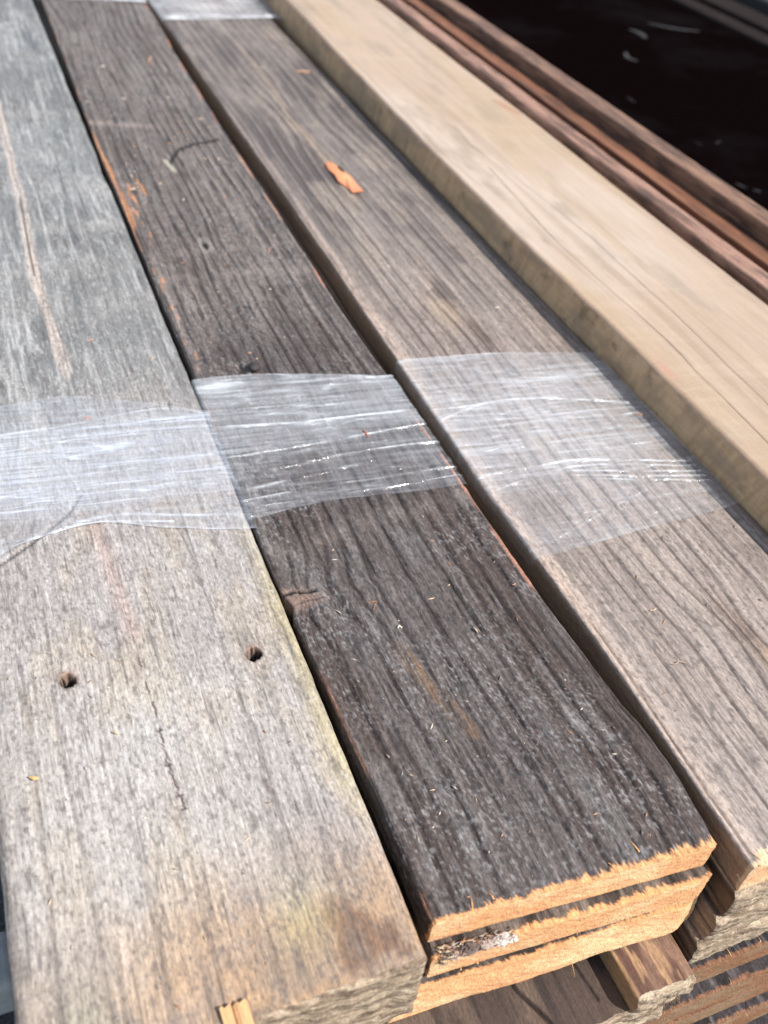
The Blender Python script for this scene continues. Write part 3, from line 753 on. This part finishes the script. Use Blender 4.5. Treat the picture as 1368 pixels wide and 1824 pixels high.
def film(label, x0, x1, z, lo, hi, seed, hazef, mat=None, drop=.010, nu=420, nv=240, strands=(), offL=.0012, offR=.0012):
    """sheet round a bundle: across the top and down both sides; lo/hi give its near and far edge y as functions of x"""
    uu = np.linspace(-drop, (x1 - x0) + drop, nu); vv = np.linspace(0, 1, nv)
    U, V = np.meshgrid(uu, vv, indexing='ij')
    w_ = x1 - x0
    X = x0 + np.clip(U, 0, w_) + np.where(U < 0, -offL, 0) + np.where(U > w_, offR, 0)
    Zz = z + .0012 - np.clip(-U, 0, 9) - np.clip(U - w_, 0, 9)
    a = lo(x0 + U) + .0035 * (fbm(U * 22, U * 0, seed + 20, 4, .55) - .5); b = hi(x0 + U) + .0035 * (fbm(U * 22, U * 0 + 4, seed + 21, 4, .55) - .5)
    Y = a + (b - a) * V
    Xc = x0 + U
    wr = .0012 * (fbm(U * 20 + 3 * fbm(U * 25, Y * 25, seed + 23, 3), (Y + .1 * U) * 90, seed + 24, 4, .6) - .4) + .0011 * (fbm(U * 20, (Y + .012 * fbm(U * 10, Y * 9, seed + 22, 3)) * 380, seed, 3, .6) - .3) + .0010 * (fbm(U * 30, Y * 60, seed + 1, 3) - .3)
    hz = hazef(Xc, Y, V)
    sl = (Y + .06 * U)
    st = fbm(U * 9 + 3, (sl + .004 * fbm(U * 12, Y * 20, seed + 4, 2)) * 520, seed + 2, 3, .65)
    st2 = 1 - np.abs(2 * vn(U * 7, (sl + .012 * fbm(U * 8, Y * 12, seed + 5, 2)) * 150, seed + 6) - 1)
    cr = 1 - np.abs(2 * fbm(U * 15 + 2.5 * fbm(U * 20, Y * 20, seed + 23, 2), (Y + .10 * U) * 110, seed + 25, 3) - 1)
    hz = hz * (.78 + .55 * sst(.84, 1.0, cr)) * (.75 + .5 * fbm(U * 120, Y * 160, seed + 26, 3))
    hz = hz * (.22 + 1.3 * st) * (.6 + .8 * fbm(U * 22, Y * 45, seed + 14, 3)) + sst(.93, .99, st2) * .3 * np.clip(hz * 2.2, 0, 1)
    sp = sst(.70, .85, fbm(U * 90, Y * 1400, seed + 8, 2)) * sst(.5, .7, fbm(U * 30, Y * 200, seed + 9, 2))
    hz = hz + sp * .7 * np.clip(hz * 2, 0, 1)
    for pts, wd, s in strands:  # bright strand highlights painted into the haze along these lines
        pts = smooth(pts, 5) if len(pts) > 2 else pts
        d = poly_d(Xc, Y + .0022 * (fbm(U * 14, Y * 12, seed + 13, 3) - .5) + .0006 * (fbm(U * 60, Y * 100, seed + 11, 2) - .5), pts, 1)
        f = np.exp(-(d / wd) ** 2)
        hz = hz + f * s * .8 * sst(.25, .75, fbm(U * 55, Y * 30, seed + 12, 3)) * (.4 + vn(U * 300, Y * 60, seed + 15)); wr = wr + f * .0007
    hz = hz + .22 * (sst(.016, .0, V) + sst(.984, 1.0, V)) * np.clip(hz * 2.5, .2, 1) * sst(.3, .6, vn(U * 60, V * 3, seed + 16))
    hz = hz * np.where(U < 0, .55, 1) * np.where(U > w_, .35, 1)
    Pz = Zz + np.where((U > 0) & (U < w_), wr, wr * .3)
    Px_ = X + np.where(U < 0, -wr, 0) + np.where(U > w_, wr, 0)
    o = npmesh('stretch_film', np.stack([Px_, Y, Pz], -1).reshape(-1, 3), gridF(nu, nv)[:, ::-1], mat or M_film, None, ((x0 + x1) / 2, float(np.mean(Y)), z), attr={'haze': np.clip(hz, 0, .95)})
    return tag(o, label, 'plastic film', 'clear film bands wrapped round the bundles')
def ip(*p):
    q = smooth(p, 8)
    return lambda x: np.interp(x, [a[0] for a in q], [a[1] for a in q])
film('wide bluish film band wrapped over the grey sleeper, its near edge curling left', AX0 - .001, AX1 + .0005, .0004,
     ip((-.165, .238), (-.146, .262), (-.12, .272), (-.09, .276), (-.05, .262), (-.0092, .250)),
     ip((-.165, .404), (-.13, .405), (-.08, .405), (-.0092, .372)), 901,
     lambda x, y, v: .09 + .17 * sst(.378, .366, y) + .10 * spot(x, y, -.15, .33, .03, .03) - .16 * sst(.300, .285, y) + .12 * sst(.02, .0, v),  # haze patch at left painted in for the bluish reflection
     M_film_b, strands=[([(-.165, .370), (-.10, .374), (-.04, .380), (-.006, .368)], .0009, .30),
                        ([(-.165, .352), (-.08, .358), (-.006, .345)], .0006, .25),
                        ([(-.165, .312), (-.08, .310), (-.006, .300)], .0004, .45), ([(-.165, .300), (-.006, .287)], .0004, .3),
                        ([(-.165, .243), (-.13, .272), (-.085, .281), (-.04, .270), (-.006, .262)], .0012, .45),
                        ([(-.165, .240), (-.12, .273), (-.09, .277), (-.05, .267)], .0007, .6),
                        ([(-.12, .365), (-.105, .335), (-.098, .310)], .0009, .18), ([(-.07, .38), (-.05, .34), (-.04, .32)], .0009, .14), ([(-.15, .36), (-.14, .33)], .0009, .18)])
film('clear film band wrapped over the dark stack, milky with a straight far edge', -.0050, .1365, .0003,
     ip((-.003, .259), (.06, .262), (.1385, .257)), ip((-.002, .411), (.06, .404), (.1385, .386)), 921,
     lambda x, y, v: .085 + .13 * sst(.31, .35, y) + .03 * sst(.30, .31, y),
     strands=[([(-.005, .352), (.05, .345), (.14, .343)], .0010, .40), ([(.02, .300), (.08, .305), (.14, .303)], .0009, .55),
              ([(-.005, .275), (.05, .277), (.14, .275)], .0006, .5), ([(-.005, .318), (.06, .320), (.14, .326)], .0007, .4),
              ([(.00, .285), (.05, .290), (.09, .294)], .0012, .35), ([(.0, .268), (.14, .266)], .0004, .4), ([(.10, .388), (.14, .386)], .0012, .6)])
film('clear film band over the furrowed grey brown stack with bright glinting strands', CX0 - .002, CX1 - .001, .0004,
     ip((.150, .182), (.2, .186), (.2878, .1912), (.315, .196)), ip((.150, .404), (.22, .400), (.2961, .386), (.32, .384)), 941,
     lambda x, y, v: .095 + .14 * sst(.235, .262, y - .25 * (x - .25) * (x > .25)) - .07 * sst(.35, .37, y),
     drop=.010, offR=-.0005,
     strands=[([(.150, .325), (.19, .338), (.24, .334), (.30, .315)], .0009, .55), ([(.150, .262), (.22, .262), (.305, .242)], .0008, .7),
              ([(.150, .246), (.22, .256), (.305, .236)], .0006, .6), ([(.215, .252), (.305, .230)], .0006, .8), ([(.215, .247), (.305, .225)], .0006, .8),
              ([(.218, .243), (.305, .220)], .0005, .8), ([(.16, .28), (.22, .272), (.29, .268)], .0008, .35),
              ([(.150, .370), (.22, .365), (.30, .350)], .0004, .4), ([(.150, .212), (.22, .215), (.30, .214)], .0004, .25), ([(.155, .19), (.23, .215), (.28, .23)], .0005, .2),
              ([(.17, .325), (.178, .30)], .0012, .3)])
film('film band just visible at the very top, across the far end of the dark stack', .003, .1480, .0003, ip((0, 1.372), (.15, 1.366)), ip((0, 1.56), (.15, 1.55)), 961,
     lambda x, y, v: .16 + .16 * fbm(x * 50, y * 40, 963, 3), nu=160, nv=120, strands=[([(0, 1.378), (.15, 1.371)], .003, .7)])
film('film band with a glinting near edge across the far end of the grey brown stack', .1545, .330, .0003, ip((.15, 1.279), (.32, 1.296)), ip((.15, 1.50), (.32, 1.50)), 971,
     lambda x, y, v: .08 + .24 * fbm(x * 50, y * 40, 973, 3), nu=160, nv=120, drop=.008, strands=[([(.16, 1.286), (.20, 1.291)], .005, .8), ([(.25, 1.296), (.32, 1.303)], .005, .7), ([(.16, 1.30), (.32, 1.31)], .004, .3)])

# ================================================================ loose chips and slivers
M_chip = wood('loose_chip_wood', fib=(900, 120, 900), fa=.15, pore=(600, 600, 600), pa=.1, rough=.7, bump=.4, spec=.2)
def sliver(name, label, cat, pts, wd, z, c, th=None, group=None, lift=0.0006):
    """small faceted splinter following 3-4 points (x, y); wd width"""
    th = th or wd * .45
    P = np.array(pts, float); n = len(P)
    V = []; F = []
    for i, p in enumerate(P):
        a = P[max(i - 1, 0)]; b = P[min(i + 1, n - 1)]
        d = (b - a) / (np.linalg.norm(b - a) + 1e-9); nrm = np.array([-d[1], d[0]])
        ww = wd * (.45 if i in (0, n - 1) else 1) * .5
        zz = z + .0003 + lift * math.sin(i / (n - 1) * 3.14)
        q1, q2 = p + nrm * ww, p - nrm * ww
        V += [(q1[0], q1[1], zz), (q2[0], q2[1], zz), (q2[0], q2[1], zz + th), (p[0], p[1], zz + th * 1.25), (q1[0], q1[1], zz + th * .9)]
    for i in range(n - 1):
        for k in range(5):
            F.append((i * 5 + k, i * 5 + (k + 1) % 5, (i + 1) * 5 + (k + 1) % 5, (i + 1) * 5 + k))
    V = np.array(V)
    o = npmesh(name, V, [np.array(F), np.array([[0, 1, 2, 3, 4][::-1], [(n - 1) * 5 + k for k in range(5)]])], M_chip, None, (P[0][0], P[0][1], z), np.tile(px(*c), (len(V), 1)), smooth=False)
    return tag(o, label, cat, group)
# broad orange chip with notch on board C
T = empty('wood_chip', (.226, .738, 0), 'bright orange torn wood chip with a dark notch on the grey brown board', 'wood chip')
out = np.array([(.2177, .7750), (.2225, .7760), (.2268, .7738), (.2307, .7602), (.2296, .7501), (.2334, .737), (.2336, .720), (.2330, .7026), (.2209, .7010), (.2204, .7162), (.2160, .729), (.2172, .7429), (.2165, .7601)])
n_ = len(out)
zc = .0010 + .0010 * np.sin(np.arange(n_) * 1.9)
V = np.concatenate([np.c_[out, zc], np.c_[out, zc + .0012], [[.2262, .737, .0018]], [[.2262, .737, .0040]]])
F3 = [(i, (i + 1) % n_, 2 * n_) for i in range(n_)] + [(n_ + (i + 1) % n_, n_ + i, 2 * n_ + 1) for i in range(n_)]
F4 = [(i, n_ + i, n_ + (i + 1) % n_, (i + 1) % n_) for i in range(n_)]
cc = np.tile(px(226, 150, 112), (len(V), 1)); cc[-1] = px(250, 180, 130)
npmesh('chip_body', V, [np.array(F3), np.array(F4)], M_chip, T, tuple(T.location), cc, smooth=False)
a = np.linspace(0, 2 * math.pi, 9)[:-1]
V = np.concatenate([np.c_[.2282 + .0018 * np.cos(a), .755 + .010 * np.sin(a), np.full(8, .0030)], [[.2282, .755, .0046]]])
npmesh('notch_shade', V, np.array([(i, (i + 1) % 8, 8) for i in range(8)]), M_chip, T, tuple(T.location), np.tile(px(60, 40, 36), (9, 1)), smooth=False)  # dark cone added to stand in for shade inside the chip's notch
S = sliver
S('wood_sliver', 'thin reddish sliver bent like a seven on the dark board below the film', 'sliver', [(.0385, .1765), (.0412, .1762), (.0440, .1765)], .0006, .0002, (176, 124, 96))
S('wood_sliver', 'straight short reddish sliver leaning down from the bent one', 'sliver', [(.0438, .1760), (.0415, .1735), (.0395, .1705)], .0005, .0002, (176, 124, 96))
S('seed_husk', 'tiny cream husk in the middle of the dark board', 'husk', [(.0475, .1545), (.0488, .1555), (.0500, .1540)], .0014, .0002, (236, 226, 200))
S('wood_sliver', 'cream upright sliver right of the husk on the dark board', 'sliver', [(.0886, .1435), (.0888, .1415), (.0893, .1395)], .0009, .0002, (214, 186, 152))
S('wood_sliver', 'small red sliver standing on the film over the dark stack', 'sliver', [(.0915, .3265), (.0920, .322), (.0920, .317)], .0009, .0022, (196, 92, 60))
S('wood_sliver', 'pinkish brown sliver near the top of the dark board', 'sliver', [(.098, 1.095), (.102, 1.11), (.108, 1.125)], .0026, .0002, (190, 150, 132))
S('wood_sliver', 'short tan sliver by the right edge of the dark board, mid height', 'sliver', [(.101, .588), (.104, .594), (.108, .600)], .0013, .0002, (170, 140, 122))
S('wood_sliver', 'pinkish tan sliver lying crosswise near the top of the grey brown board', 'sliver', [(.279, 1.066), (.286, 1.064), (.295, 1.063)], .0040, .0002, (204, 164, 140))
S('wood_sliver', 'tan sliver on the film of the grey brown stack near its right side', 'sliver', [(.2945, .3005), (.299, .298), (.3035, .2975)], .0011, .0022, (190, 140, 112))
S('wood_sliver', 'pale forked sliver on the grey brown board below the film', 'sliver', [(.1945, .1270), (.1970, .1262), (.1992, .1275)], .0011, .0004, (214, 190, 160))
S('wood_sliver', 'long thin pale sliver across the furrows of the grey brown board', 'sliver', [(.1815, .0900), (.1850, .0880), (.1885, .0890), (.192, .0870)], .0006, .0006, (190, 166, 142))
S('leaf_fleck', 'small yellow fleck at the lower left of the grey sleeper', 'fleck', [(-.1465, .1170), (-.1447, .1155), (-.1425, .1150)], .0018, .0006, (226, 188, 132))
S('leaf_fleck', 'tiny cream fleck near the middle crack of the grey sleeper', 'fleck', [(-.1078, .1305), (-.1065, .1295), (-.1052, .1290)], .0012, .0006, (222, 196, 156))
S('wood_sliver', 'orange fleck caught on the film over the grey sleeper', 'sliver', [(-.084, .379), (-.0825, .3785), (-.0805, .3785)], .0008, .0024, (224, 140, 100))
S('wood_sliver', 'cream sliver by the knot at the left edge of the dark board', 'sliver', [(.0190, .1765), (.0205, .1740), (.0215, .1725)], .0005, .0004, (220, 200, 176))
# dark pebble touching the film
me_n = 10
th_, ph_ = np.meshgrid(np.linspace(0, math.pi, me_n), np.linspace(0, 2 * math.pi, 17)[:-1], indexing='ij')
rr_ = 1 + .25 * (fbm(th_ * 1.3, ph_ * 1.1, 77, 2) - .5)
V = np.stack([.0405 + .0044 * rr_ * np.sin(th_) * np.cos(ph_), .416 + .0050 * rr_ * np.sin(th_) * np.sin(ph_), .0030 + .0030 * rr_ * np.cos(th_)], -1).reshape(-1, 3)
F = [(i * 16 + j, i * 16 + (j + 1) % 16, (i + 1) * 16 + (j + 1) % 16, (i + 1) * 16 + j) for i in range(me_n - 1) for j in range(16)]
tag(npmesh('pebble', V, np.array(F), M_dark, None, (.0405, .414, 0), np.tile(px(66, 60, 60), (len(V), 1))), 'small dark pebble at the far edge of the film on the dark board', 'pebble')
# crumbs: too small and many to count
rnd = random.Random(4)
V = []; F = []; C_ = []
pal = [(210, 186, 158), (196, 150, 120), (170, 160, 154), (226, 214, 196), (150, 120, 100)]
for k in range(520):
    b = rnd.choice('AABBBBBBCCC'); y = rnd.uniform(0.0, 1.0) ** 1.6 * 1.1
    if .24 < y < .42: continue
    x = {'A': rnd.uniform(-.155, -.012), 'B': rnd.uniform(.004, .130), 'C': rnd.uniform(.158, .30)}[b]
    s = rnd.uniform(.00015, .0005) * (1 + y); l_ = s * rnd.uniform(1.2, 5); an = rnd.uniform(0, 3.14)
    d = np.array([math.cos(an), math.sin(an), 0]) * l_; e = np.array([-math.sin(an), math.cos(an), 0]) * s
    p = np.array([x, y, .0004]); q = len(V)
    V += [p - d, p + e, p + d, p - e, p + [0, 0, s * 1.2]]
    F += [(q, q + 3, q + 4), (q + 3, q + 2, q + 4), (q + 2, q + 1, q + 4), (q + 1, q, q + 4)]
    C_ += [px(*rnd.choice(pal))] * 5
tag(npmesh('sawdust_crumbs', np.array(V), np.array(F), M_chip, None, (0, 0, 0), np.array(C_), smooth=False), 'fine crumbs of sawdust scattered over the boards', 'crumbs', kind='stuff')
# debris wedged between first and second board at the left corner
rnd = random.Random(8)
T = empty('debris_clump', (.018, -.008, -.0235), 'clump of grey fluff and bark bits wedged between the orange board ends', 'debris')
V = []; F = []; C_ = []
for k in range(260):
    x = .003 + abs(rnd.gauss(0, .013)); y = rnd.uniform(-.0075, -.001) - .05 * x; z = -.0235 + rnd.uniform(0, .0022) - (.004 if x < .006 and rnd.random() < .5 else 0)
    s = rnd.uniform(.0002, .0006); l_ = rnd.uniform(.001, .0035); an = rnd.uniform(-1.2, 1.2)
    d = np.array([math.cos(an), math.sin(an) * .5, rnd.uniform(-.3, .3)]) * l_; e = np.array([0, s, 0]); u_ = np.array([0, 0, s])
    p = np.array([x, y, z]); q = len(V)
    V += [p - d * .5, p + e, p + d, p - e, p + u_, p - u_]
    F += [(q, q + 3, q + 4), (q + 3, q + 2, q + 4), (q + 2, q + 1, q + 4), (q + 1, q, q + 4), (q, q + 5, q + 3), (q + 3, q + 5, q + 2)]
    C_ += [px(*rnd.choice([(190, 180, 176), (150, 138, 130), (200, 150, 120), (90, 76, 70), (220, 196, 160)]))] * 6
LOC = (.018, -.008, -.0235)
npmesh('bark_bits', np.array(V), np.array(F), M_chip, T, LOC, np.array(C_), smooth=False)
def lump(name, cx, cy, cz, rx, ry, rz, c, mat, parent=None, loc=(0, 0, 0), seed=5, amp=.9):
    th_, ph_ = np.meshgrid(np.linspace(0.01, math.pi - .01, 40), np.linspace(0, 2 * math.pi, 65)[:-1], indexing='ij')
    r_ = 1 + amp * (fbm(th_ * 3 + 3, np.cos(ph_) * 3 + np.sin(ph_) * 2 + 9, seed, 4, .6) - .5)
    V = np.stack([cx + rx * r_ * np.sin(th_) * np.cos(ph_), cy + ry * r_ * np.sin(th_) * np.sin(ph_), cz + rz * r_ * np.cos(th_)], -1).reshape(-1, 3)
    F = [(i * 64 + j, i * 64 + (j + 1) % 64, (i + 1) * 64 + (j + 1) % 64, (i + 1) * 64 + j) for i in range(39) for j in range(64)]
    return npmesh(name, V, np.array(F), mat, parent, loc, np.tile(px(*c), (len(V), 1)))
T.location = (.018, -.0118, -.0180)
for q, (lx, ly, lz, a_, b_, c_, cl) in enumerate(((.031, -.0078, -.0222, .0042, .0024, .0016, (214, 200, 192)), (.0365, -.0092, -.0226, .0022, .0016, .0012, (226, 214, 204)),
        (.025, -.0076, -.0224, .0036, .0022, .0012, (190, 172, 160)), (.016, -.0074, -.0222, .0040, .0022, .0018, (118, 104, 98)), (.010, -.0066, -.0230, .0028, .0020, .0016, (150, 132, 120)))):
    lump('fluff', lx, ly + .0012, lz, a_, b_, c_, cl, M_rot, T, LOC, 5 + q, 1.7)
# torn yellow chunk on the sleeper end
T = empty('torn_chip', (-.086, -.012, 0), 'small yellow orange torn chip at the near end of the grey sleeper', 'wood chip')
xs_ = np.linspace(-.0915, -.0808, 12); V = []; F = []
for i_, x_ in enumerate(xs_):
    nt_h = .0014 * math.exp(-((x_ + .0862) / .0007) ** 2); wv_ = .0006 * math.sin(i_ * 2.1)
    V += [(x_, -.0055 + wv_, .0004), (x_, -.0065 + wv_, .0026 - nt_h), (x_ + .0006, -.0185 - wv_, .0006 - nt_h), (x_ + .0006, -.0190 - wv_, -.006)]
for i_ in range(11):
    F += [(i_ * 4 + k_, i_ * 4 + k_ + 1, i_ * 4 + k_ + 5, i_ * 4 + k_ + 4) for k_ in range(3)]
cc = np.tile(px(226, 178, 128), (len(V), 1)); cc[5 * 4:6 * 4] = px(120, 80, 56)
npmesh('chip_body', np.array(V), np.array(F), M_chip, T, tuple(T.location), cc, smooth=False)
# fibrous tuft under the block
T = empty('fibre_tuft', (.120, -.041, -.088), 'frayed straw coloured fibre tuft under the brown offcut', 'tuft')
V = []; F = []; C_ = []
for k in range(130):
    x = rnd.uniform(.110, .131); p = np.array([x, -.0395, -.084 - rnd.uniform(0, .004)]); l_ = rnd.uniform(.002, .006); wv = rnd.uniform(.00008, .00022)
    d = np.array([rnd.uniform(-.4, .4), -.6, rnd.uniform(-1, .1)]) * l_; q = len(V)
    V += [p + [-wv, 0, 0], p + [wv, 0, 0], p + [0, 0, wv * 2], p + d]
    F += [(q, q + 1, q + 3), (q + 1, q + 2, q + 3), (q + 2, q, q + 3)]
    C_ += [px(*rnd.choice([(214, 168, 116), (150, 110, 76), (230, 196, 150)]))] * 4
npmesh('fibres', np.array(V), np.array(F), M_chip, T, tuple(T.location), np.array(C_), smooth=False)

scn.render.engine = 'CYCLES'
